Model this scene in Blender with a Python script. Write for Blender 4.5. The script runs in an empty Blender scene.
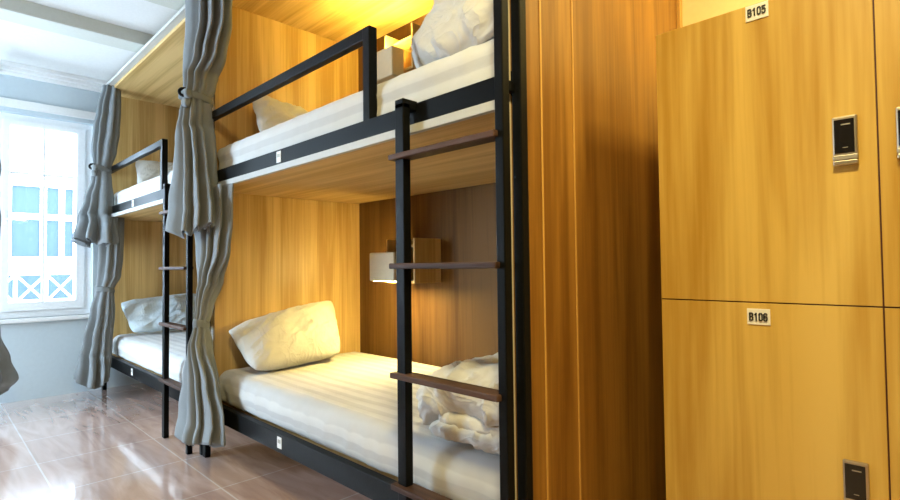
import bpy, bmesh, math, random
from mathutils import Vector, Matrix, noise
random.seed(7)
sc = bpy.context.scene
COL = sc.collection
H = 0.925                      # eye height above the floor; every z below is given relative to the eye

# ------------------------------------------------------------------ materials
def nt(name):
    m = bpy.data.materials.new(name); m.use_nodes = True
    t = m.node_tree; b = t.nodes['Principled BSDF']
    return m, t, b
def plain(name, c, rough=.5, metal=0, bump=0, bscale=60, spec=.5):
    m, t, b = nt(name)
    b.inputs['Base Color'].default_value = (*c, 1); b.inputs['Roughness'].default_value = rough
    b.inputs['Metallic'].default_value = metal; b.inputs['Specular IOR Level'].default_value = spec
    tc = t.nodes.new('ShaderNodeTexCoord'); n = t.nodes.new('ShaderNodeTexNoise')
    n.inputs['Scale'].default_value = bscale; n.inputs['Detail'].default_value = 4
    t.links.new(tc.outputs['Object'], n.inputs['Vector'])
    mx = t.nodes.new('ShaderNodeMix'); mx.data_type = 'RGBA'
    mx.inputs['A'].default_value = (*[v * .94 for v in c], 1); mx.inputs['B'].default_value = (*[min(1, v * 1.05) for v in c], 1)
    t.links.new(n.outputs['Fac'], mx.inputs['Factor']); t.links.new(mx.outputs['Result'], b.inputs['Base Color'])
    if bump:
        bp = t.nodes.new('ShaderNodeBump'); bp.inputs['Strength'].default_value = bump; bp.inputs['Distance'].default_value = .01
        t.links.new(n.outputs['Fac'], bp.inputs['Height']); t.links.new(bp.outputs['Normal'], b.inputs['Normal'])
    return m
def wood(name, dark, light, axis=2, rough=.42, across=11, seed=0.0, spec=.35):
    m, t, b = nt(name); N = t.nodes.new; L = t.links.new
    tc = N('ShaderNodeTexCoord'); mp = N('ShaderNodeMapping')
    s = [across] * 3; s[axis] = .55; mp.inputs['Scale'].default_value = s; mp.inputs['Location'].default_value = (seed, seed * 1.7, seed * .6)
    L(tc.outputs['Object'], mp.inputs['Vector'])
    n1 = N('ShaderNodeTexNoise'); n1.inputs['Scale'].default_value = 1; n1.inputs['Detail'].default_value = 5; n1.inputs['Distortion'].default_value = .7
    L(mp.outputs['Vector'], n1.inputs['Vector'])
    mp2 = N('ShaderNodeMapping'); s2 = [across * 9] * 3; s2[axis] = 2.2; mp2.inputs['Scale'].default_value = s2
    L(tc.outputs['Object'], mp2.inputs['Vector'])
    n2 = N('ShaderNodeTexNoise'); n2.inputs['Scale'].default_value = 1; n2.inputs['Detail'].default_value = 3
    L(mp2.outputs['Vector'], n2.inputs['Vector'])
    ad = N('ShaderNodeMath'); ad.operation = 'MULTIPLY_ADD'; ad.inputs[1].default_value = .35
    L(n2.outputs['Fac'], ad.inputs[0]); L(n1.outputs['Fac'], ad.inputs[2])
    r = N('ShaderNodeValToRGB'); r.color_ramp.elements[0].position = .53; r.color_ramp.elements[1].position = .81
    r.color_ramp.elements[0].color = (*dark, 1); r.color_ramp.elements[1].color = (*light, 1)
    L(ad.outputs[0], r.inputs['Fac']); L(r.outputs['Color'], b.inputs['Base Color'])
    b.inputs['Roughness'].default_value = rough; b.inputs['Specular IOR Level'].default_value = spec
    bp = N('ShaderNodeBump'); bp.inputs['Strength'].default_value = .06; bp.inputs['Distance'].default_value = .003
    L(ad.outputs[0], bp.inputs['Height']); L(bp.outputs['Normal'], b.inputs['Normal'])
    return m
def fabric(name, c, stripes=None, rough=.9, weave=420, var=.08, bump=.25, crease=0):
    m, t, b = nt(name); N = t.nodes.new; L = t.links.new
    tc = N('ShaderNodeTexCoord')
    n = N('ShaderNodeTexNoise'); n.inputs['Scale'].default_value = 14; n.inputs['Detail'].default_value = 6
    L(tc.outputs['Object'], n.inputs['Vector'])
    mx = N('ShaderNodeMix'); mx.data_type = 'RGBA'
    mx.inputs['A'].default_value = (*[v * (1 - var) for v in c], 1); mx.inputs['B'].default_value = (*[min(1, v * (1 + var)) for v in c], 1)
    L(n.outputs['Fac'], mx.inputs['Factor']); out = mx.outputs['Result']
    if stripes:
        # woven satin stripe: bands along the length of the sheet, counted across y and down z
        sx = N('ShaderNodeSeparateXYZ'); L(tc.outputs['Object'], sx.inputs[0])
        a = N('ShaderNodeMath'); a.operation = 'SUBTRACT'; L(sx.outputs['Y'], a.inputs[0]); L(sx.outputs['Z'], a.inputs[1])
        k = N('ShaderNodeMath'); k.operation = 'MULTIPLY'; k.inputs[1].default_value = stripes; L(a.outputs[0], k.inputs[0])
        si = N('ShaderNodeMath'); si.operation = 'SINE'; L(k.outputs[0], si.inputs[0])
        mr = N('ShaderNodeMapRange'); mr.inputs['From Min'].default_value = -.25; mr.inputs['From Max'].default_value = .25
        L(si.outputs[0], mr.inputs['Value'])
        m2 = N('ShaderNodeMix'); m2.data_type = 'RGBA'; m2.blend_type = 'MULTIPLY'; m2.inputs['B'].default_value = (.86, .86, .87, 1)
        L(mr.outputs['Result'], m2.inputs['Factor']); L(out, m2.inputs['A']); out = m2.outputs['Result']
    L(out, b.inputs['Base Color']); b.inputs['Roughness'].default_value = rough; b.inputs['Specular IOR Level'].default_value = .2
    b.inputs['Sheen Weight'].default_value = .15
    w = N('ShaderNodeTexNoise'); w.inputs['Scale'].default_value = weave; w.inputs['Detail'].default_value = 2
    L(tc.outputs['Object'], w.inputs['Vector'])
    src = n.outputs['Fac']
    if crease:
        # sharp cloth creases: folded noise, stretched and bent
        mp = N('ShaderNodeMapping'); mp.inputs['Scale'].default_value = (5, 11, 8); mp.inputs['Rotation'].default_value = (.3, .2, .7); L(tc.outputs['Object'], mp.inputs['Vector'])
        c1 = N('ShaderNodeTexNoise'); c1.inputs['Scale'].default_value = 1; c1.inputs['Detail'].default_value = 2.5; c1.inputs['Distortion'].default_value = 1.6; L(mp.outputs['Vector'], c1.inputs['Vector'])
        c2 = N('ShaderNodeMath'); c2.operation = 'SUBTRACT'; c2.inputs[1].default_value = .5; L(c1.outputs['Fac'], c2.inputs[0])
        c3 = N('ShaderNodeMath'); c3.operation = 'ABSOLUTE'; L(c2.outputs[0], c3.inputs[0])
        c4 = N('ShaderNodeMath'); c4.operation = 'POWER'; c4.inputs[1].default_value = .6; L(c3.outputs[0], c4.inputs[0])
        c5 = N('ShaderNodeMath'); c5.operation = 'MULTIPLY_ADD'; c5.inputs[1].default_value = -crease; L(c4.outputs[0], c5.inputs[0]); L(n.outputs['Fac'], c5.inputs[2])
        src = c5.outputs[0]
    ad = N('ShaderNodeMath'); ad.operation = 'MULTIPLY_ADD'; ad.inputs[1].default_value = .12
    L(w.outputs['Fac'], ad.inputs[0]); L(src, ad.inputs[2])
    bp = N('ShaderNodeBump'); bp.inputs['Strength'].default_value = bump; bp.inputs['Distance'].default_value = .012
    L(ad.outputs[0], bp.inputs['Height']); L(bp.outputs['Normal'], b.inputs['Normal'])
    return m
def emit(name, c, s):
    m, t, b = nt(name)
    b.inputs['Base Color'].default_value = (*c, 1); b.inputs['Emission Color'].default_value = (*c, 1); b.inputs['Emission Strength'].default_value = s
    return m
def tiles(name):
    m, t, b = nt(name); N = t.nodes.new; L = t.links.new
    tc = N('ShaderNodeTexCoord'); mp = N('ShaderNodeMapping'); mp.inputs['Location'].default_value = (-.03, -.40, 0)
    L(tc.outputs['Object'], mp.inputs['Vector'])
    br = N('ShaderNodeTexBrick'); br.offset = 0; br.squash = 1
    br.inputs['Scale'].default_value = 1; br.inputs['Brick Width'].default_value = .46; br.inputs['Row Height'].default_value = .5
    br.inputs['Mortar Size'].default_value = .0035; br.inputs['Mortar Smooth'].default_value = .1
    br.inputs['Color1'].default_value = (.60, .455, .40, 1); br.inputs['Color2'].default_value = (.67, .53, .47, 1); br.inputs['Mortar'].default_value = (.78, .74, .70, 1)
    L(mp.outputs['Vector'], br.inputs['Vector'])
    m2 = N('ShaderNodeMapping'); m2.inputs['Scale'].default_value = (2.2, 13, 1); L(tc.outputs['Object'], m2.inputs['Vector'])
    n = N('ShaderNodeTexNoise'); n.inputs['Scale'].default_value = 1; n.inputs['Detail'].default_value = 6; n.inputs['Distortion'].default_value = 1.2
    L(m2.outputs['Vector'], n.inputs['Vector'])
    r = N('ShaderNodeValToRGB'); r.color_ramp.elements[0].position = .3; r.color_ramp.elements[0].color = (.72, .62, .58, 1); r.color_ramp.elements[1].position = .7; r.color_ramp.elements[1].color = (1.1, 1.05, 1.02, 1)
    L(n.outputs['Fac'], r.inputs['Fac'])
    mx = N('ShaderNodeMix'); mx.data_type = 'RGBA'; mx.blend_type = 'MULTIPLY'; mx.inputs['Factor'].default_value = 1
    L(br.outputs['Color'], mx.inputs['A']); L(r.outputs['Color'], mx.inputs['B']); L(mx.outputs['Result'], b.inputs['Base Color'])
    b.inputs['Coat Weight'].default_value = 1; b.inputs['Coat Roughness'].default_value = .06; b.inputs['Coat IOR'].default_value = 1.7; b.inputs['Roughness'].default_value = .15; b.inputs['Specular IOR Level'].default_value = .9
    n3 = N('ShaderNodeTexNoise'); n3.inputs['Scale'].default_value = 5; L(tc.outputs['Object'], n3.inputs['Vector'])
    bp = N('ShaderNodeBump'); bp.inputs['Strength'].default_value = .03; bp.inputs['Distance'].default_value = .01
    L(n3.outputs['Fac'], bp.inputs['Height']); L(bp.outputs['Normal'], b.inputs['Normal'])
    return m
def glass(name):
    m = bpy.data.materials.new(name); m.use_nodes = True; t = m.node_tree; t.nodes.clear()
    o = t.nodes.new('ShaderNodeOutputMaterial'); mx = t.nodes.new('ShaderNodeMixShader'); tr = t.nodes.new('ShaderNodeBsdfTransparent')
    g = t.nodes.new('ShaderNodeBsdfGlossy'); g.inputs['Roughness'].default_value = .03; f = t.nodes.new('ShaderNodeFresnel'); f.inputs['IOR'].default_value = 1.3
    tr.inputs['Color'].default_value = (.96, .98, 1, 1)
    t.links.new(f.outputs[0], mx.inputs[0]); t.links.new(tr.outputs[0], mx.inputs[1]); t.links.new(g.outputs[0], mx.inputs[2]); t.links.new(mx.outputs[0], o.inputs[0])
    return m

WD, WL = (.47, .295, .095), (.71, .50, .215)
M = dict(
    woodz=wood('laminate_vertical', WD, WL, 2, seed=1.3), woodx=wood('laminate_lengthwise', WD, WL, 0, seed=3.1),
    back=wood('walnut_laminate', (.085, .042, .014), (.14, .075, .024), 2, seed=5.0, rough=.6, spec=.12),
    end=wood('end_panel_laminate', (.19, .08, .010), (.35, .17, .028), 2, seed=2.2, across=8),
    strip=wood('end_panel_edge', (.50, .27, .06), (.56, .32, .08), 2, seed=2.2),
    lock=wood('locker_laminate', (.43, .235, .032), (.66, .44, .11), 2, across=7, seed=8.4, rough=.38),
    step=wood('step_wood', (.03, .015, .010), (.085, .045, .03), 0, across=26, rough=.5, spec=.2),
    black=plain('black_paint', (.0038, .0042, .0044), .42, 0, .05, 90, .1),
    white=plain('white_paint', (.78, .79, .78), .5), wall=plain('wall_paint', (.50, .58, .62), .7, 0, .05, 40),
    cream=plain('cream_wall_paint', (.84, .72, .38), .7), tan=plain('tan_wall_paint', (.16, .10, .05), .7), ceil=plain('ceiling_paint', (.78, .79, .78), .65),
    beam=plain('beam_paint', (.62, .64, .58), .65), edge=plain('white_edging', (.52, .52, .49), .4), ecream=plain('cream_edge_band', (.70, .60, .42), .5),
    sheet=fabric('white_sheet', (.66, .66, .645), 100), linen=fabric('white_linen', (.64, .635, .60), bump=.35, crease=1.6), duvet=fabric('white_duvet', (.66, .65, .61), bump=.5, crease=2.2),
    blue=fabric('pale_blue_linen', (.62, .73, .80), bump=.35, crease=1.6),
    curtain=fabric('grey_curtain', (.21, .23, .24), None, .95, 500, .10), lining=fabric('curtain_tie', (.19, .21, .215)),
    chrome=plain('brushed_steel', (.52, .46, .36), .34, 1), screen=plain('black_screen', (.008, .008, .009), .12), metal=plain('dull_metal', (.45, .42, .36), .4, .8),
    plate=plain('white_plate', (.85, .84, .80), .4), ink=plain('black_ink', (.01, .01, .01), .5), gap=plain('dark_red_edge', (.06, .012, .01), .6),
    dark=plain('dark_plinth', (.02, .013, .01), .6), lampw=plain('cream_lamp_shell', (.60, .53, .36), .45),
    led=emit('warm_led', (1, .71, .15), 260), led_bright=emit('bright_warm_led', (1, .74, .24), 300), tiles=tiles('floor_tiles'), glass=glass('window_glass'),
    facade=plain('white_render', (.85, .86, .87), .8, 0, .1, 20), pane=plain('far_window_glass', (.028, .042, .08), .5, 0, 0, 3, .1), shade=plain('far_dark_sill', (.28, .36, .46), .7),
    ground=plain('street', (.4, .41, .42), .9), upvc=plain('white_window_frame', (.84, .86, .87), .35),
)

# ------------------------------------------------------------------ mesh helpers
class MB:
    def __init__(s): s.bm = bmesh.new(); s.mats = []
    def mi(s, m):
        if m not in s.mats: s.mats.append(m)
        return s.mats.index(m)
    def box(s, x0, x1, y0, y1, z0, z1, m, bev=0, seg=2):
        x0, x1 = sorted((x0, x1)); y0, y1 = sorted((y0, y1)); z0, z1 = sorted((z0, z1))
        t = bmesh.new(); bmesh.ops.create_cube(t, size=1)
        for v in t.verts: v.co = Vector((x0 + (v.co.x + .5) * (x1 - x0), y0 + (v.co.y + .5) * (y1 - y0), z0 + (v.co.z + .5) * (z1 - z0) + H))
        if bev: bmesh.ops.bevel(t, geom=t.edges[:], offset=bev, segments=seg, profile=.5, affect='EDGES')
        s.add(t, m); return s
    def tube(s, a, b, w, d, m, bev=.003):
        a = Vector(a); b = Vector(b); ax = b - a; l = ax.length; q = ax.to_track_quat('Z', 'Y').to_matrix().to_4x4()
        t = bmesh.new(); bmesh.ops.create_cube(t, size=1)
        for v in t.verts: v.co = Vector((v.co.x * w, v.co.y * d, v.co.z * l))
        if bev: bmesh.ops.bevel(t, geom=t.edges[:], offset=bev, segments=2, profile=.5, affect='EDGES')
        bmesh.ops.transform(t, matrix=Matrix.Translation((a + b) / 2 + Vector((0, 0, H))) @ q, verts=t.verts); s.add(t, m); return s
    def rod(s, a, b, r, m, n=16):
        a = Vector(a); b = Vector(b); ax = b - a
        t = bmesh.new(); bmesh.ops.create_cone(t, cap_ends=True, segments=n, radius1=r, radius2=r, depth=ax.length)
        bmesh.ops.transform(t, matrix=Matrix.Translation((a + b) / 2 + Vector((0, 0, H))) @ ax.to_track_quat('Z', 'Y').to_matrix().to_4x4(), verts=t.verts)
        s.add(t, m, True); return s
    def torus(s, c, ax, R, r, m, n=28, k=10):
        c = Vector(c) + Vector((0, 0, H)); q = Vector(ax).to_track_quat('Z', 'Y').to_matrix(); t = bmesh.new(); g = []
        for i in range(n):
            a = 2 * math.pi * i / n
            g.append([t.verts.new(c + q @ Vector(((R + r * math.cos(b)) * math.cos(a), (R + r * math.cos(b)) * math.sin(a), r * math.sin(b)))) for b in [2 * math.pi * j / k for j in range(k)]])
        for i in range(n):
            for j in range(k): t.faces.new((g[i][j], g[(i + 1) % n][j], g[(i + 1) % n][(j + 1) % k], g[i][(j + 1) % k]))
        s.add(t, m, True); return s
    def add(s, t, m, smooth=False):
        i = s.mi(m); bmesh.ops.recalc_face_normals(t, faces=t.faces[:])
        mp = {v: s.bm.verts.new(v.co) for v in t.verts}
        for f in t.faces:
            nf = s.bm.faces.new([mp[v] for v in f.verts]); nf.material_index = i; nf.smooth = smooth
        t.free()
    def build(s, name, parent=None, origin=None):
        me = bpy.data.meshes.new(name); o = bpy.data.objects.new(name, me); COL.objects.link(o)
        org = Vector((0, 0, 0))
        if parent is not None:
            org = wloc(parent); o.parent = parent
        elif origin is not None:
            org = Vector(origin) + Vector((0, 0, H)); o.location = org
        for v in s.bm.verts: v.co -= org
        s.bm.to_mesh(me); s.bm.free()
        for m in s.mats: me.materials.append(M[m])
        return o
def wloc(o):
    v = Vector(o.location); p = o.parent
    while p is not None: v += Vector(p.location); p = p.parent
    return v
def tag(o, label, cat, group=None, kind=None):
    o['label'] = label; o['category'] = cat
    if group: o['group'] = group
    if kind: o['kind'] = kind
    return o
def thing(name, loc, label, cat, group=None):
    o = bpy.data.objects.new(name, None); COL.objects.link(o); o.location = Vector(loc) + Vector((0, 0, H)); o.empty_display_size = .1
    return tag(o, label, cat, group)
def struct(o): o['kind'] = 'structure'; return o

def roundbox(x0, x1, y0, y1, z0, z1, r, step=.02, disp=None):
    """closed rounded slab as a fine quad mesh; disp(p, n) -> displaced point"""
    c = Vector(((x0 + x1) / 2, (y0 + y1) / 2, (z0 + z1) / 2)); h = Vector(((x1 - x0) / 2, (y1 - y0) / 2, (z1 - z0) / 2))
    t = bmesh.new(); cache = {}
    nn = [max(6, int(2 * h[i] / step)) for i in range(3)]
    def coord(i, k):
        # denser near the ends so that the rounded rim stays smooth
        u = k / nn[i]; u = u * .6 + .4 * (.5 - .5 * math.cos(math.pi * u)); return (u * 2 - 1) * h[i]
    def vert(ix):
        if ix not in cache:
            p = Vector([coord(i, ix[i]) for i in range(3)])
            rr = [min(r, h[i]) for i in range(3)]
            core = Vector([max(-(h[i] - rr[i]), min(h[i] - rr[i], p[i])) for i in range(3)])
            d = Vector([(p[i] - core[i]) / rr[i] for i in range(3)]); l = d.length
            n = d / l if l > 1e-6 else Vector((0, 0, 1))
            mx = max(abs(q) for q in d)
            nd = n
            q = core + Vector([nd[i] * rr[i] * mx for i in range(3)]) + c
            if disp: q = disp(q, n)
            cache[ix] = t.verts.new(q + Vector((0, 0, H)))
        return cache[ix]
    for a in range(3):
        b, d = (a + 1) % 3, (a + 2) % 3
        for e in (0, nn[a]):
            for i in range(nn[b]):
                for j in range(nn[d]):
                    vs = []
                    for (p, q) in ((0, 0), (1, 0), (1, 1), (0, 1)):
                        ix = [0, 0, 0]; ix[a] = e; ix[b] = i + p; ix[d] = j + q; vs.append(vert(tuple(ix)))
                    t.faces.new(vs)
    return t
def nz(p, s, o=0): return noise.noise(Vector((p.x * s + o, p.y * s + o * 1.3, p.z * s + o * .7)))
def ridge(p, s, o=0): return 1 - abs(nz(p, s, o)) * 2

# ------------------------------------------------------------------ setting
WX = -4.8; CEIL = 1.49; FLOOR = -H
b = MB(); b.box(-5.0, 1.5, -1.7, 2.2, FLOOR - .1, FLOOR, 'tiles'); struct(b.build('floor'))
b = MB(); b.box(-5.0, -3.70, -1.7, 2.2, 1.45, 1.6, 'ceil').box(-3.70, 1.5, -1.7, 2.2, CEIL, 1.6, 'ceil'); struct(b.build('ceiling'))
b = MB(); b.box(-3.86, -3.69, -1.7, 2.0, 1.41, 1.50, 'beam', .004); struct(b.build('trim_1'))
b = MB(); b.box(-3.07, -2.9, -1.7, 2.0, 1.41, 1.50, 'beam', .004); struct(b.build('trim_2'))
# window wall with its opening
wy0, wy1, wz0, wz1 = -.20, .93, -.345, 1.115
b = MB()
b.box(-5.0, WX, -1.7, wy0, FLOOR, 1.5, 'wall').box(-5.0, WX, wy1, 2.2, FLOOR, 1.5, 'wall')
b.box(-5.0, WX, wy0, wy1, FLOOR, wz0, 'wall').box(-5.0, WX, wy0, wy1, wz1, 1.5, 'wall'); struct(b.build('wall_window'))
b = MB(); b.box(-4.85, 1.5, 2.03, 2.2, FLOOR, 1.5, 'cream'); struct(b.build('wall_back'))
b = MB(); b.box(1.4, 1.5, -1.7, 2.2, FLOOR, 1.5, 'tan'); struct(b.build('wall_right'))
# wall behind the viewer with an unseen window added to light the bunk fronts
ax0, ax1, az0, az1 = -4.75, -3.25, -.45, 1.15
b = MB(); b.box(-5.0, ax0, -1.8, -1.6, FLOOR, 1.5, 'tan').box(ax1, 1.5, -1.8, -1.6, FLOOR, 1.5, 'tan').box(ax0, ax1, -1.8, -1.6, FLOOR, az0, 'tan').box(ax0, ax1, -1.8, -1.6, az1, 1.5, 'tan'); struct(b.build('wall_front'))
w2 = bpy.data.objects.new('added_window', None); COL.objects.link(w2); w2.location = ((ax0 + ax1) / 2, -1.7, az0 + H); w2['kind'] = 'structure'
b = MB()
for xx in (ax0, ax0 + .78, ax1 - .04): b.box(xx, xx + .04, -1.73, -1.67, az0 + .04, az1 - .04, 'upvc')
b.box(ax0, ax1, -1.73, -1.67, az0, az0 + .04, 'upvc').box(ax0, ax1, -1.73, -1.67, az1 - .04, az1, 'upvc'); b.build('window_frame', w2)
b = MB(); b.box(ax0 + .02, ax1 - .02, -1.702, -1.698, az0 + .02, az1 - .02, 'glass'); b.build('pane', w2)
# stepped cornice along the window wall
b = MB()
b.box(WX, WX + .03, -1.6, 2.0, 1.37, 1.45, 'white', .004).box(WX + .03, WX + .055, -1.6, 2.0, 1.395, 1.45, 'white', .004).box(WX + .055, WX + .08, -1.6, 2.0, 1.42, 1.45, 'white', .004)
struct(b.build('trim_3'))
# white head casing and sill of the window
b = MB(); b.box(WX, WX + .018, wy0 - .1, wy1 + .06, 1.145, 1.205, 'white', .004); struct(b.build('trim_4'))
b = MB(); b.box(WX - .19, WX + .035, wy0 - .06, wy1 + .05, wz0 - .03, wz0, 'white', .006); struct(b.build('trim_5'))
# window: two casements meeting on a mullion
w = bpy.data.objects.new('window_1', None); COL.objects.link(w); w.location = (WX - .08, .37, wz0 + H); w['kind'] = 'structure'
fx0, fx1 = WX - .12, WX - .05
b = MB()
b.box(fx0, fx1, wy1 - .05, wy1, wz0 + .05, wz1 - .045, 'upvc').box(fx0, fx1, wy0, wy0 + .05, wz0 + .05, wz1 - .045, 'upvc')
b.box(fx0, fx1, wy0, wy1, wz1 - .045, wz1, 'upvc').box(fx0, fx1, wy0, wy1, wz0, wz0 + .05, 'upvc').box(fx0, fx1, .345, .395, wz0 + .05, wz1 - .045, 'upvc')
b.build('window_frame', w)
for (a0, a1) in ((.395, .88), (-.15, .345)):
    b = MB(); s0, s1, t0, t1 = fx0 + .01, fx1 + .014, wz0 + .05, wz1 - .045
    b.box(s0, s1, a0, a0 + .04, t0 + .06, t1 - .035, 'upvc').box(s0, s1, a1 - .05, a1, t0 + .06, t1 - .035, 'upvc')
    b.box(s0, s1, a0, a1, t1 - .035, t1, 'upvc').box(s0, s1, a0, a1, t0, t0 + .06, 'upvc')
    mid = (a0 + .04 + a1 - .05) / 2
    b.box(s0 + .02, s1 - .01, mid - .007, mid + .007, t0 + .061, t1 - .036, 'upvc').box(s0 + .022, s1 - .012, a0 + .041, a1 - .051, .69, .703, 'upvc')
    so = b.build('casement', w)
    b = MB(); b.box(s0 + .028, s0 + .032, a0 + .035, a1 - .045, t0 + .05, t1 - .03, 'glass'); b.build('pane', so)
    if a0 > 0:
        b = MB(); b.tube((fx1 + .02, a0 + .02, .36), (fx1 + .10, a0 + .13, .345), .018, .012, 'upvc').box(fx1 + .012, fx1 + .03, a0 + .01, a0 + .035, .32, .42, 'upvc', .004); b.build('window_handle', so)

# ------------------------------------------------------------------ outside
b = MB(); b.box(-14, -5.3, -8, 9, -4.2, -4.0, 'ground'); struct(b.build('ground'))
bd = thing('building', (-8.5, 1, -4.0), 'white building across the street seen through the window', 'building')
b = MB(); b.box(-9, -8.06, -4, 6, -4, 2.2, 'facade'); b.build('facade', bd)
for k in range(-2, 3):
    o = .74 + k * 1.15
    b = MB()
    for (u0, u1, d) in ((-.06, 0, 0), (.60, .66, 0), (.27, .33, .004), (.455, .51, .004)): b.box(-8.06, -8.0 - d, o + u0, o + u1, .151, .999, 'facade')
    b.box(-8.06, -8.002, o - .06, o + .66, 1.0, 1.06, 'facade').box(-8.06, -8.002, o - .06, o + .66, .09, .15, 'facade').box(-8.06, -8.008, o, o + .6, .60, .67, 'facade')
    f = b.build('window', bd)
    b = MB(); b.box(-8.055, -8.03, o, o + .6, .12, 1.03, 'pane'); b.build('pane', f)
    b = MB(); b.box(-8.06, -8.0, o - .02, o + .22, 1.49, 1.525, 'shade').box(-8.06, -8.0, o + .30, o + .48, 1.49, 1.52, 'shade'); b.build('vent_slot', bd)
b = MB(); b.box(-8.06, -7.4, -4, 6, -.42, -.36, 'facade', .01); b.build('balcony_slab', bd)
b = MB(); b.box(-8.06, -8.03, -4, 6, -.36, -.06, 'pane'); b.build('balcony_opening', bd)
b = MB(); b.box(-7.5, -7.44, -4, 6, -.06, -.03, 'facade', .004)
for k in range(-12, 18):
    y = .46 + k * .27
    b.box(-7.49, -7.45, y - .015, y + .015, -.36, -.06, 'facade')
    b.tube((-7.47, y + .015, -.35), (-7.47, y + .255, -.07), .022, .02, 'facade', 0).tube((-7.47, y + .015, -.07), (-7.47, y + .255, -.35), .022, .02, 'facade', 0)
b.build('balcony_railing', bd)

# ------------------------------------------------------------------ bunk beds
RY0, RY1, BACK = .99, 1.02, 1.90
def bunk(xl, xr, label, first):
    root = thing('bunk_bed', ((xl + xr) / 2, 1.45, FLOOR), label, 'bunk bed', 'bunk beds along the wall')
    def part(name, m, *boxes, bev=.003):
        b = MB()
        for q in boxes: b.box(*q, m, bev)
        return b.build(name, root)
    px = [(xl - .02, xl + .02), (xr - .0135, xr + .0135)]
    if not first: px[0] = (xl - .035, xl + .005)
    for (a, c) in px:
        part('post', 'black', (a, c, .985, 1.012, FLOOR, 1.385))
    part('lower_rail', 'black', (xl, xr, RY0, RY1, -.72, -.648), (xl, xr, RY0, RY1 + .03, -.722, -.716), bev=.002)
    part('upper_rail', 'black', (xl, xr, RY0, RY1, .402, .462))
    g = MB(); g.box(xl, xl + 1.355, RY0 + .003, RY0 + .033, .724, .762, 'black', .003).box(xl + 1.322, xl + 1.358, RY0 + .002, RY0 + .034, .455, .762, 'black', .003); g.build('guard_rail', root)
    part('lower_base_board', 'woodx', (xl + .01, xr - .047, RY1, BACK - .03, -.70, -.665))
    part('upper_base_board', 'woodx', (xl + .01, xr - .047, 1.0, BACK - .02, .378, .40))
    part('board_edging', 'edge', (xl + .01, xr - .048, .982, 1.0, .376, .401), bev=.002)
    part('canopy_board', 'woodx', (xl, xr - .047, 1.0, BACK, 1.345, 1.366))
    part('canopy_trim', 'edge', (xl - .02, xr + .012, .972, 1.0, 1.362, 1.398), (xl - .02, xr + .012, .96, .972, 1.362, 1.378), bev=.002)
    part('back_panel', 'back', (xl, xr - .047, BACK, BACK + .02, -.70, 1.366), bev=0)
    part('head_panel', 'woodz', (xl, xl + .018, 1.03, BACK, -.70, 1.345), bev=0)
    if first:
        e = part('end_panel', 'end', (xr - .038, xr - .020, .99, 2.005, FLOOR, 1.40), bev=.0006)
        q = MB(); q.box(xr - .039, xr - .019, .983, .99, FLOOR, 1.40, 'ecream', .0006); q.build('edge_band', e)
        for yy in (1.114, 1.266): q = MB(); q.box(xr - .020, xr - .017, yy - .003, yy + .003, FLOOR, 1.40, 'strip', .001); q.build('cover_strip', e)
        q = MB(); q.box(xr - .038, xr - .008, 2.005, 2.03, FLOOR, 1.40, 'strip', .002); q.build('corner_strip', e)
    # ladder in front of the rails
    b = MB(); b.box(xl + 1.546, xl + 1.583, .94, .966, FLOOR, .455, 'black', .003); lad = b.build('ladder', root); lad.name = 'ladder'
    b = MB(); b.box(xl + 1.546, xl + 1.583, .94, RY0 + .005, .438, .466, 'black', .003); b.build('hook', lad)
    b = MB(); b.box(xl + 1.912, xl + 1.938, .94, .966, FLOOR, 1.362, 'black', .003).box(xl + 1.912, xl + 1.938, .966, RY0, .405, .43, 'black', .002); b.build('ladder_leg', lad)
    for z in (.303, -.002, -.306, -.612):
        b = MB(); b.box(xl + 1.532, xl + 1.922, .925, .975, z - .008, z + .008, 'step', .003); st = b.build('step', lad)
    # small white number stickers on the rails
    for z in ([.434, -.68]):
        b = MB(); b.box(xl + .748, xl + .782, RY0 - .002, RY0, z - .024, z + .02, 'plate', .0005).box(xl + .754, xl + .776, RY0 - .0024, RY0 - .002, z - .004, z + .010, 'metal'); b.build('rail_sticker', root)
    return root
XL, XR = -2.70, -.7585
B2 = -4.73
bunk(XL, XR, 'near two-tier bunk bed with black rails, beside the orange wood lockers', True)
bunk(B2, XL - .045, 'far two-tier bunk bed in bluish daylight next to the window', False)

# ------------------------------------------------------------------ bedding
def mattress(x0, x1, z0, z1, label, amp=1.0, seed=0):
    def disp(p, n):
        side = max(0, -n.y)
        u = p.y - p.z
        f = math.sin(u * 95 + nz(p, 1.5, seed) * 2.4) * (.0008 + .0022 * side)
        f += nz(Vector((p.x * .25, p.y, p.z)), 16, seed) * .003
        f += max(0, ridge(Vector((p.x * 2.2, p.y, p.z * .8)), 3.3, seed + 4)) ** 3 * .005 * side
        e = max(0, 1 - abs(p.x - x0) / .28)                      # puckers near the foot and head ends
        f += e * (math.sin(p.x * 70 + p.z * 40) * .004 + nz(p, 22, 3) * .006) * (.4 + side)
        return p + n * f * amp
    b = MB(); b.add(roundbox(x0, x1, 1.025, BACK - .035, z0, z1, .055, .016, disp), 'sheet', True)
    o = b.build('mattress', None, ((x0 + x1) / 2, 1.45, z0))
    return tag(o, label, 'mattress', 'mattresses on the bunks')
mattress(XL + .03, XR - .055, -.664, -.505, 'mattress in a white striped sheet on the lower tier of the near bunk', 1.0, 1)
mattress(XL + .03, XR - .055, .401, .603, 'white mattress on the near bunk upper tier, behind the long black guard rail', .9, 5)
mattress(B2 + .03, XL - .09, -.664, -.505, 'mattress on the lower tier of the far bunk by the window, bright in daylight', .8, 9)
mattress(B2 + .03, XL - .09, .401, .588, 'mattress on the upper tier of the far bunk by the window, under the pale rail', .8, 13)

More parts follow.
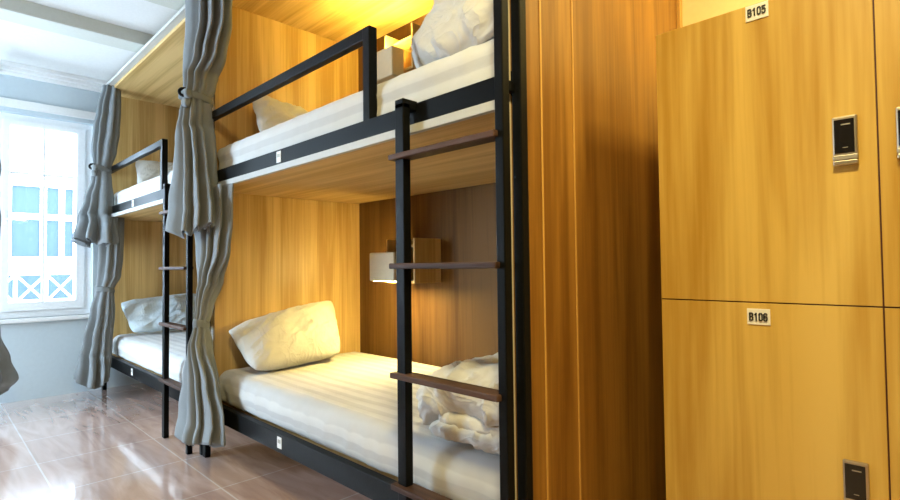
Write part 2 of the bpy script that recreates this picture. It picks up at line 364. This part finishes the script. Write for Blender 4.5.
def pillow(c, T, mat, label, seed, sag=0):
    """c = corners BL, BR, TR, TL of a cushion seen from its front face"""
    BL, BR, TR, TL = [Vector(q) for q in c]
    nrm = ((BR - BL).cross(TL - BL)).normalized()
    t = bmesh.new(); N = 44; cache = {}
    def P(i, j, s):
        if i in (0, N) or j in (0, N): s = 0
        k = (i, j, s)
        if k in cache: return cache[k]
        u = 2 * i / N - 1; v = 2 * j / N - 1
        uu = u * (1 - .03 * (1 - v * v) - .07 * v ** 6); vv = v * (1 - .04 * (1 - u * u) - .09 * u ** 6)
        a = (uu + 1) / 2; d = (vv + 1) / 2
        p = BL * (1 - a) * (1 - d) + BR * a * (1 - d) + TR * a * d + TL * (1 - a) * d
        th = T * max(0, (1 - abs(u) ** 2.4)) ** .55 * max(0, (1 - abs(v) ** 2.4)) ** .55
        q = Vector((u * 1.2, v * 1.0, seed))
        wr = nz(q, 1.6, seed) * .020 + nz(q, 4.5, seed) * .008
        ang = u * 1.0 + v * .75                                    # long diagonal creases
        wr += (max(0, 1 - abs(nz(Vector((ang * .9, (u - v) * 3.4, seed)), 1.5)) * 3)) ** 2 * .010
        edge = 1 - max(abs(u), abs(v)) ** 6
        p = p + nrm * (s * th + (wr * edge if s >= 0 else 0) + nz(q, 3, 7) * .012 * (1 - edge))
        cache[k] = t.verts.new(p + Vector((0, 0, H))); return cache[k]
    for s in (1, -1):
        for i in range(N):
            for j in range(N):
                f = [P(i, j, s), P(i + 1, j, s), P(i + 1, j + 1, s), P(i, j + 1, s)]
                try: t.faces.new(f if s > 0 else f[::-1])
                except ValueError: pass
    b = MB(); b.add(t, mat, True)
    return tag(b.build('pillow', None, (BL + BR) / 2), label, 'pillow', 'pillows on the bunks')
pillow(((-2.35, 1.08, -.485), (-2.42, 1.60, -.475), (-2.61, 1.67, -.18), (-2.62, 1.05, -.30)), .085, 'linen', 'white pillow leaning on the wood panel of the near lower bunk', 1)
pillow(((-2.42, 1.14, .625), (-2.42, 1.66, .625), (-2.60, 1.62, .82), (-2.59, 1.16, .895)), .06, 'linen', 'white pillow in the near upper bunk, half hidden behind the mattress', 2)
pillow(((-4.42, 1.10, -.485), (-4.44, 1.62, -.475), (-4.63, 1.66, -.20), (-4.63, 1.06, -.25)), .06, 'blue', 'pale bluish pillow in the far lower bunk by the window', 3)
pillow(((-4.46, 1.14, .60), (-4.46, 1.66, .60), (-4.63, 1.66, .86), (-4.62, 1.16, .85)), .055, 'linen', 'pillow in the far upper bunk, behind the pale guard rail', 4)

def puff(b, x0, x1, y0, y1, z0, z1, r, seed, amp=1.0, lean=0, step=.014, droop=0, ang=.6):
    ca, sa = math.cos(ang), math.sin(ang)
    def disp(p, n):
        u = (p.x - x0) / (x1 - x0)
        f = nz(p, 4, seed) * .015 + nz(p, 9, seed) * .006
        # creases running mostly one way, a little bent by noise
        wob = nz(p, 3, seed + 3) * .06
        a = p.x * ca + p.y * sa + p.z * .3; d = -p.x * sa + p.y * ca + wob
        q = Vector((a * .35, d, p.z * .9))
        f += (1 - abs(nz(q, 13, seed + 2)) * 2) ** 3 * .019
        f += (1 - abs(nz(q, 27, seed + 5)) * 2) ** 3 * .007
        k = p + n * f * amp
        k.z += nz(Vector((p.x, p.y, 0)), 3, seed + 9) * .02 * amp - droop * max(0, 1 - u * 2.2) ** 2
        k.x = min(k.x + lean * (p.z - z0), x1 + .018 + .006 * nz(p, 9, seed))
        return k
    b.add(roundbox(x0, x1, y0, y1, z0, z1, r, step, disp), 'duvet', True)
b = MB()
puff(b, -1.14, -.825, 1.05, 1.60, -.493, -.450, .024, 1, .5, 0, .01, 0, 1.3)
puff(b, -1.11, -.825, 1.055, 1.60, -.460, -.414, .023, 4, .5, 0, .01, 0, 1.3)
puff(b, -1.24, -.825, 1.04, 1.64, -.435, -.275, .075, 8, 1.0, .30, .010, .07, 1.2)
tag(b.build('duvet', None, (-1.0, 1.33, -.505)), 'white folded duvet on the near lower bunk, behind the ladder', 'duvet', 'white duvets')
b = MB()
puff(b, -1.30, -.825, 1.10, 1.78, .600, .81, .10, 12, 1.1, 0, .012, 0, .5)
puff(b, -1.27, -.825, 1.14, 1.74, .72, .97, .11, 15, 1.1, .05, .012, .02, 1.9)
puff(b, -1.17, -.825, 1.20, 1.70, .88, 1.07, .09, 19, 1.1, .1, .012, .02, .2)
puff(b, -1.12, -.825, 1.03, 1.36, .597, .72, .05, 23, .8, .3, .012, 0, 2.4)
tag(b.build('duvet', None, (-1.05, 1.4, .588)), 'white rumpled duvet heaped at the near end of the near upper bunk', 'duvet', 'white duvets')

# ------------------------------------------------------------------ lamps and shelves in the bunks
def open_shelf(z0, z1, label):
    r = thing('wall_shelf', (-2.07, 1.81, z0), label, 'shelf', 'open box shelves in the bunks')
    x0, x1, y0, y1 = -2.19, -1.965, 1.72, 1.90; t = .012
    b = MB(); b.box(x0, x0 + t, y0, y1, z0, z1, 'woodz', .001); b.build('side_board', r)
    b = MB(); b.box(x1 - t, x1, y0, y1, z0, z1, 'woodz', .001); b.build('side_board', r)
    b = MB(); b.box(x0 + t, x1 - t, y0, y1, z0, z0 + t, 'woodx', .001); b.build('bottom_board', r)
    b = MB(); b.box(x0 + t, x1 - t, y0 + .05, y1, z1 - t - .03, z1 - .03, 'woodx', .001); b.build('top_board', r)
open_shelf(-.09, .135, 'small open wood box shelf in the near lower bunk, behind the ladder')
open_shelf(.985, 1.215, 'small open wood box shelf in the near upper bunk, left of the heaped duvet')
def lamp(z0, z1, label, up):
    led = 'led' if up else 'led_bright'
    r = thing('reading_lamp', (-2.12, 1.675, z0), label, 'lamp', 'box reading lamps in the bunks')
    x0, x1, y0, y1 = -2.225, -2.025, 1.635, 1.715
    b = MB(); b.box(x0, x1, y0, y1, z0, z1, 'lampw', .008, 3); b.build('lamp_shell', r)
    if not up: b = MB(); b.box(x0 + .02, x1 - .02, y0 + .015, y1 - .01, z0 - .001, z0 + .006, led); b.build('light_strip', r)
    b = MB(); b.box(x0 - .004, x0 + .004, y1 - .03, y1 - .006, z0 + .02, z1 - .02, led); b.build('light_strip', r)
    if up: b = MB(); b.box(x0 + .02, x1 - .02, y0 + .015, y1 - .01, z1 - .004, z1 + .004, led); b.build('light_strip', r)
    b = MB(); b.box(x0 + .015, x0 + .035, y1, 1.90, z0 + .05, z1 - .05, 'black', .003); b.build('wall_bracket', r)
    b = MB(); b.rod((x0 - .022, y0 + .03, (z0 + z1) / 2), (x0 + .002, y0 + .03, (z0 + z1) / 2), .008, 'chrome'); b.build('switch', r)
lamp(-.079, .066, 'cream box reading lamp glowing over the near lower mattress', False)
lamp(.945, 1.095, 'cream box reading lamp glowing in the near upper bunk', True)

# ------------------------------------------------------------------ curtains
def smooth(rows, z):
    rows = sorted(rows)
    if z <= rows[0][0]: return rows[0][1:]
    if z >= rows[-1][0]: return rows[-1][1:]
    for i in range(len(rows) - 1):
        a, c = rows[i], rows[i + 1]
        if a[0] <= z <= c[0]:
            t = (z - a[0]) / (c[0] - a[0]); t = t * t * (3 - 2 * t)
            return tuple(a[k] + (c[k] - a[k]) * t for k in range(1, len(a)))
def curtain(cx, rows, tie, amax, ycap, label, seed, pleats=11, knot=0, name='curtain'):
    zt, zb = max(r[0] for r in rows), min(r[0] for r in rows)
    root = thing(name, (cx, rows[0][1], zb), label, 'curtain', 'grey curtains tied back on the bunks')
    th = math.atan2(rows[0][1], cx * -1); sn, cs = math.sin(th), math.cos(th)
    def axes(r):
        bb = min(r / cs, ycap) if r > ycap * cs else r / cs
        a = math.sqrt(max(1e-6, r * r - (bb * cs) ** 2)) / sn
        a = max(a, .75 * r)
        if a > amax: a = amax; bb = math.sqrt(max(1e-6, r * r - (a * sn) ** 2)) / cs
        return a, bb
    t = bmesh.new(); NZ, NP = 90, 220; g = []
    for iz in range(NZ + 1):
        z = zt + (zb - zt) * iz / NZ
        cy, r = smooth(rows, z); a, bb = axes(r)
        d = abs(z - tie); loose = min(1, d / .28)
        row = []
        for k in range(NP):
            f = 2 * math.pi * k / NP
            ph = pleats * f + 1.8 * math.sin(2 * f + seed) + noise.noise(Vector((math.cos(f) * 1.3, math.sin(f) * 1.3, z * .45 + seed))) * 1.6 + .5 * math.sin(3 * f + seed * 2)
            w = math.sin(ph)
            w = math.copysign(abs(w) ** .75, w)
            am = .12 + .15 * loose
            s = 1 - am + am * w
            s += noise.noise(Vector((math.cos(f) * 3, math.sin(f) * 3, z * 7 + seed * 3))) * .03
            x = cx + a * math.cos(f) * s; y = cy + bb * math.sin(f) * s
            zz = z
            if iz > NZ * .8: zz += (iz / NZ - .8) / .2 * (.014 * w + .020 * math.sin(f * 2 + seed))
            row.append(t.verts.new((x, y, zz + H)))
        g.append(row)
    for i in range(NZ):
        for k in range(NP): t.faces.new((g[i][k], g[i][(k + 1) % NP], g[i + 1][(k + 1) % NP], g[i + 1][k]))
    b = MB(); b.add(t, 'curtain', True); o = b.build('cloth', root)
    md = o.modifiers.new('thick', 'SOLIDIFY'); md.thickness = .003; md.offset = 0
    # tie band gathered round the cloth
    cy, r = smooth(rows, tie); a, bb = axes(r); t = bmesh.new(); g = []
    for iz in range(7):
        v = iz / 6 * 2 - 1; row = []
        for k in range(72):
            f = 2 * math.pi * k / 72; e = 1 + .10 * math.sqrt(max(0, 1 - v * v)) + .02 * math.sin(9 * f + seed)
            row.append(t.verts.new((cx + a * e * math.cos(f), cy + bb * e * math.sin(f), tie + v * .020 + .012 * math.cos(f + 1) + H)))
        g.append(row)
    for i in range(6):
        for k in range(72): t.faces.new((g[i][k], g[i][(k + 1) % 72], g[i + 1][(k + 1) % 72], g[i + 1][k]))
    b = MB(); b.add(t, 'lining', True); tb = b.build('tieback', root)
    md = tb.modifiers.new('thick', 'SOLIDIFY'); md.thickness = .006
    if knot:
        kx, ky = cx + a * .55, cy - bb * .95
        b = MB()
        for (dx, dz, q) in ((-.03, .012, .5), (.032, .004, -.4), (.008, -.035, .2)):
            b.add(roundbox(kx + dx - .026, kx + dx + .026, ky - .016, ky + .014, tie + dz - .022, tie + dz + .022, .013, .006, lambda p, n: p + n * nz(p, 30, seed) * .008), 'lining', True)
        b.build('knot', tb)
        b = MB(); b.torus((cx + .04, cy - bb - .012, tie + .012), (1, -.4, 0), .017, .007, 'black'); b.build('tie_ring', tb)
    return root
C1 = [(1.362, .985, .108), (1.172, .985, .108), (1.019, .970, .098), (.891, .953, .073), (.814, .939, .062), (.74, .937, .074), (.617, .931, .089), (.471, .927, .098), (.325, .914, .114), (.171, .915, .127)]
C2 = [(.376, .991, .101), (.229, 1.003, .091), (.084, 1.003, .077), (-.06, .991, .057), (-.202, .963, .037), (-.272, .949, .033), (-.389, .945, .056), (-.53, .946, .081), (-.67, .945, .104), (-.80, .941, .117)]
C3 = [(1.362, .993, .057), (1.182, .975, .075), (1.029, .96, .084), (.878, .945, .08), (.728, .933, .055), (.653, .931, .065), (.504, .916, .092), (.357, .906, .122), (.188, .902, .152)]
C4 = [(.376, .983, .082), (.225, .983, .08), (.063, .98, .077), (-.047, .972, .074), (-.155, .947, .055), (-.299, .933, .076), (-.513, .906, .09), (-.654, .889, .101), (-.815, .87, .109)]
C5 = [(1.362, .29, .05), (.95, .30, .03), (.80, .325, .025), (.66, .335, .034), (.552, .333, .022), (.454, .337, .02), (.323, .331, .042), (.161, .325, .044)]
C6 = [(.376, .30, .03), (-.05, .30, .03), (-.189, .312, .024), (-.409, .321, .04), (-.567, .333, .079), (-.694, .345, .108), (-.764, .314, .09)]
curtain(-2.66, C1, .814, .25, .085, 'grey upper curtain of the near bunk, knotted and flared above the ladder', 1.0, 9, 1)
curtain(-2.60, [(z, y - .012, r) for z, y, r in C2], -.272, .27, .055, 'grey lower curtain of the near bunk, its hem spread near the floor', 2.4, 10)
curtain(-4.55, C3, .728, .19, .12, 'upper curtain of the far bunk, tied beside the window', 3.7, 9, 1)
curtain(-4.50, C4, -.155, .2, .10, 'lower curtain of the far bunk, hanging beside the window wall', 5.2, 9)
curtain(-4.5, C5, .5, .1, .09, 'sliver of an upper curtain at the left edge, in front of the window', 6.1, 7)
curtain(-4.4, C6, -.25, .12, .1, 'flared lower curtain tip at the left edge, below the window', 7.7, 8)
for (z, y, lb) in ((1.375, .31, 'curtain rod at the top left beyond the edge, above the left upper curtain'), (.388, .30, 'curtain rod at the left beyond the edge, above the left lower curtain')):
    rd = thing('curtain_rod', (WX, y, z), lb, 'curtain rod', 'curtain rods by the window')
    b = MB(); b.rod((WX + .005, y, z), (-4.33, y, z), .010, 'black'); b.build('rod', rd)
    b = MB(); b.rod((WX, y, z), (WX + .012, y, z), .026, 'black'); b.build('wall_flange', rd)

# ------------------------------------------------------------------ lockers
LY = 1.40
lk = thing('locker_cabinet', (-.14, 1.69, FLOOR), 'orange wood locker cabinet with numbered doors, right of the bunk', 'locker')
LX0, LX1, LT = -.603, .325, .6165
b = MB(); b.box(LX0, LX1, LY + .019, 2.0, -.815, LT, 'lock', .001); b.build('body', lk)
b = MB(); b.box(LX0 + .01, LX1 - .01, LY + .05, 2.0, FLOOR, -.815, 'dark'); b.build('plinth', lk)
b = MB(); b.box(LX0 + .001, LX1 - .001, LY + .004, LY + .019, -.813, LT - .001, 'gap'); b.build('door_edge_lining', lk)
GL = {'B': [[(0, 0), (0, 1), (.45, 1), (.6, .87), (.6, .66), (.45, .53), (0, .53)], [(.45, .53), (.62, .38), (.62, .14), (.45, 0), (0, 0)]],
      '1': [[(.08, .78), (.36, 1), (.36, 0)]],
      '0': [[(.14, 0), (0, .16), (0, .84), (.14, 1), (.46, 1), (.6, .84), (.6, .16), (.46, 0), (.14, 0)]],
      '5': [[(.58, 1), (.04, 1), (.02, .54), (.14, .62), (.45, .62), (.6, .48), (.6, .15), (.46, 0), (.12, 0), (0, .15)]],
      '6': [[(.58, .84), (.45, 1), (.15, 1), (0, .84), (0, .16), (.14, 0), (.46, 0), (.6, .16), (.6, .42), (.46, .56), (.14, .56), (0, .42)]]}
def text_mesh(b, s, cx, y, cz, h, mat):
    adv = .98; k = h; w = (adv * (len(s) - 1) + .6) * k * .62
    for n, ch in enumerate(s):
        for st in GL[ch]:
            for q in range(len(st) - 1):
                A, C = [Vector((cx - w / 2 + (n * adv + u) * k * .62, y - .0011 - .0001 * q, cz + (v - .5) * k)) for (u, v) in (st[q], st[q + 1])]
                e = (C - A).normalized() * .0011
                b.tube(A - e, C + e, .0026, .0026, mat, 0)
def door(x0, x1, z0, z1, num, lx, lz, px, pz):
    b = MB(); b.box(x0 + .0015, x1 - .0015, LY, LY + .018, z0 + .0015, z1 - .0015, 'lock', .0008, 1); d = b.build('door', lk)
    b = MB(); b.box(lx - .022, lx + .022, LY - .009, LY, lz - .053, lz + .053, 'chrome', .003)
    b.box(lx - .0185, lx + .0165, LY - .0105, LY - .008, lz - .027, lz + .046, 'screen', .001)
    b.box(lx - .022, lx + .022, LY - .013, LY - .002, lz - .042, lz - .031, 'metal', .002).box(lx - .021, lx + .022, LY - .016, LY - .002, lz - .053, lz - .043, 'chrome', .002)
    b.box(lx - .006, lx + .010, LY - .0112, LY - .010, lz + .033, lz + .0355, 'metal').box(lx - .004, lx + .005, LY - .0112, LY - .010, lz - .016, lz - .0145, 'metal')
    b.build('lock', d)
    if num:
        b = MB(); b.box(px - .0245, px + .0245, LY - .003, LY, pz - .019, pz + .019, 'plate', .001)
        text_mesh(b, num, px, LY - .0032, pz, .0165, 'ink'); b.build('number_plate', d)
    return d
door(LX0, -.140, -.0975, LT, 'B105', -.194, .256, -.356, .594)
door(LX0, -.140, -.813, -.0975, 'B106', -.194, -.476, -.370, -.131)
door(-.140, LX1, -.0975, LT, None, -.088, .256, 0, 0)
door(-.140, LX1, -.813, -.0975, None, -.088, -.476, 0, 0)

# ------------------------------------------------------------------ light
def area(name, loc, size, energy, color, target, portal=False):
    l = bpy.data.lights.new(name, 'AREA'); l.shape = 'RECTANGLE'; l.size, l.size_y = size; l.energy = energy; l.color = color
    if portal: l.cycles.is_portal = True
    o = bpy.data.objects.new(name, l); COL.objects.link(o); o.location = Vector(loc) + Vector((0, 0, H))
    o.rotation_euler = (Vector(target) - Vector(loc)).to_track_quat('-Z', 'Y').to_euler(); return o
area('window_portal', (WX - .22, .36, .385), (1.13, 1.46), 1, (1, 1, 1), (0, .36, .385), True)
area('added_window_portal', (-4.0, -1.78, .35), (1.5, 1.6), 1, (1, 1, 1), (-4.0, 0, .35), True)  # sky portal for the window added behind the viewer
area('ceiling_lamp', (0, .1, 1.46), (.3, .3), 60, (1, .84, .40), (0, .1, 0))
area('locker_ceiling_lamp', (.05, 1.68, 1.46), (.25, .25), 24, (1, .84, .40), (.05, 1.68, 0))
s = bpy.data.lights.new('sun', 'SUN'); s.energy = 5; s.color = (1, .97, .92); s.angle = .02
so = bpy.data.objects.new('sun', s); COL.objects.link(so); so.rotation_euler = Vector((-.75, .25, -.85)).to_track_quat('-Z', 'Y').to_euler()
wd = bpy.data.worlds.new('sky'); sc.world = wd; wd.use_nodes = True
bg = wd.node_tree.nodes['Background']; bg.inputs['Color'].default_value = (.68, .85, 1, 1); bg.inputs['Strength'].default_value = 31

# ------------------------------------------------------------------ camera
cam = bpy.data.cameras.new('camera'); cam.sensor_width = 36; cam.lens = 36 * 528.2 / 900; cam.clip_start = .02
co = bpy.data.objects.new('camera', cam); COL.objects.link(co)
th, p, r = [math.radians(v) for v in (45.03, 1.6, .65)]
f = Vector((-math.cos(th) * math.cos(p), math.sin(th) * math.cos(p), math.sin(p)))
rt = f.cross(Vector((0, 0, 1))).normalized(); dn = f.cross(rt)
r2 = math.cos(r) * rt + math.sin(r) * dn; d2 = math.cos(r) * dn - math.sin(r) * rt
m = Matrix((r2, -d2, -f)).transposed().to_4x4(); m.translation = (0, 0, H); co.matrix_world = m
sc.camera = co
sc.view_settings.view_transform = 'Standard'; sc.view_settings.look = 'None'; sc.view_settings.gamma = 1; sc.view_settings.use_curve_mapping = False
sc.view_settings.exposure = 0
sc.cycles.use_denoising = True
sc.cycles.max_bounces = 10; sc.cycles.diffuse_bounces = 6; sc.cycles.sample_clamp_indirect = 6
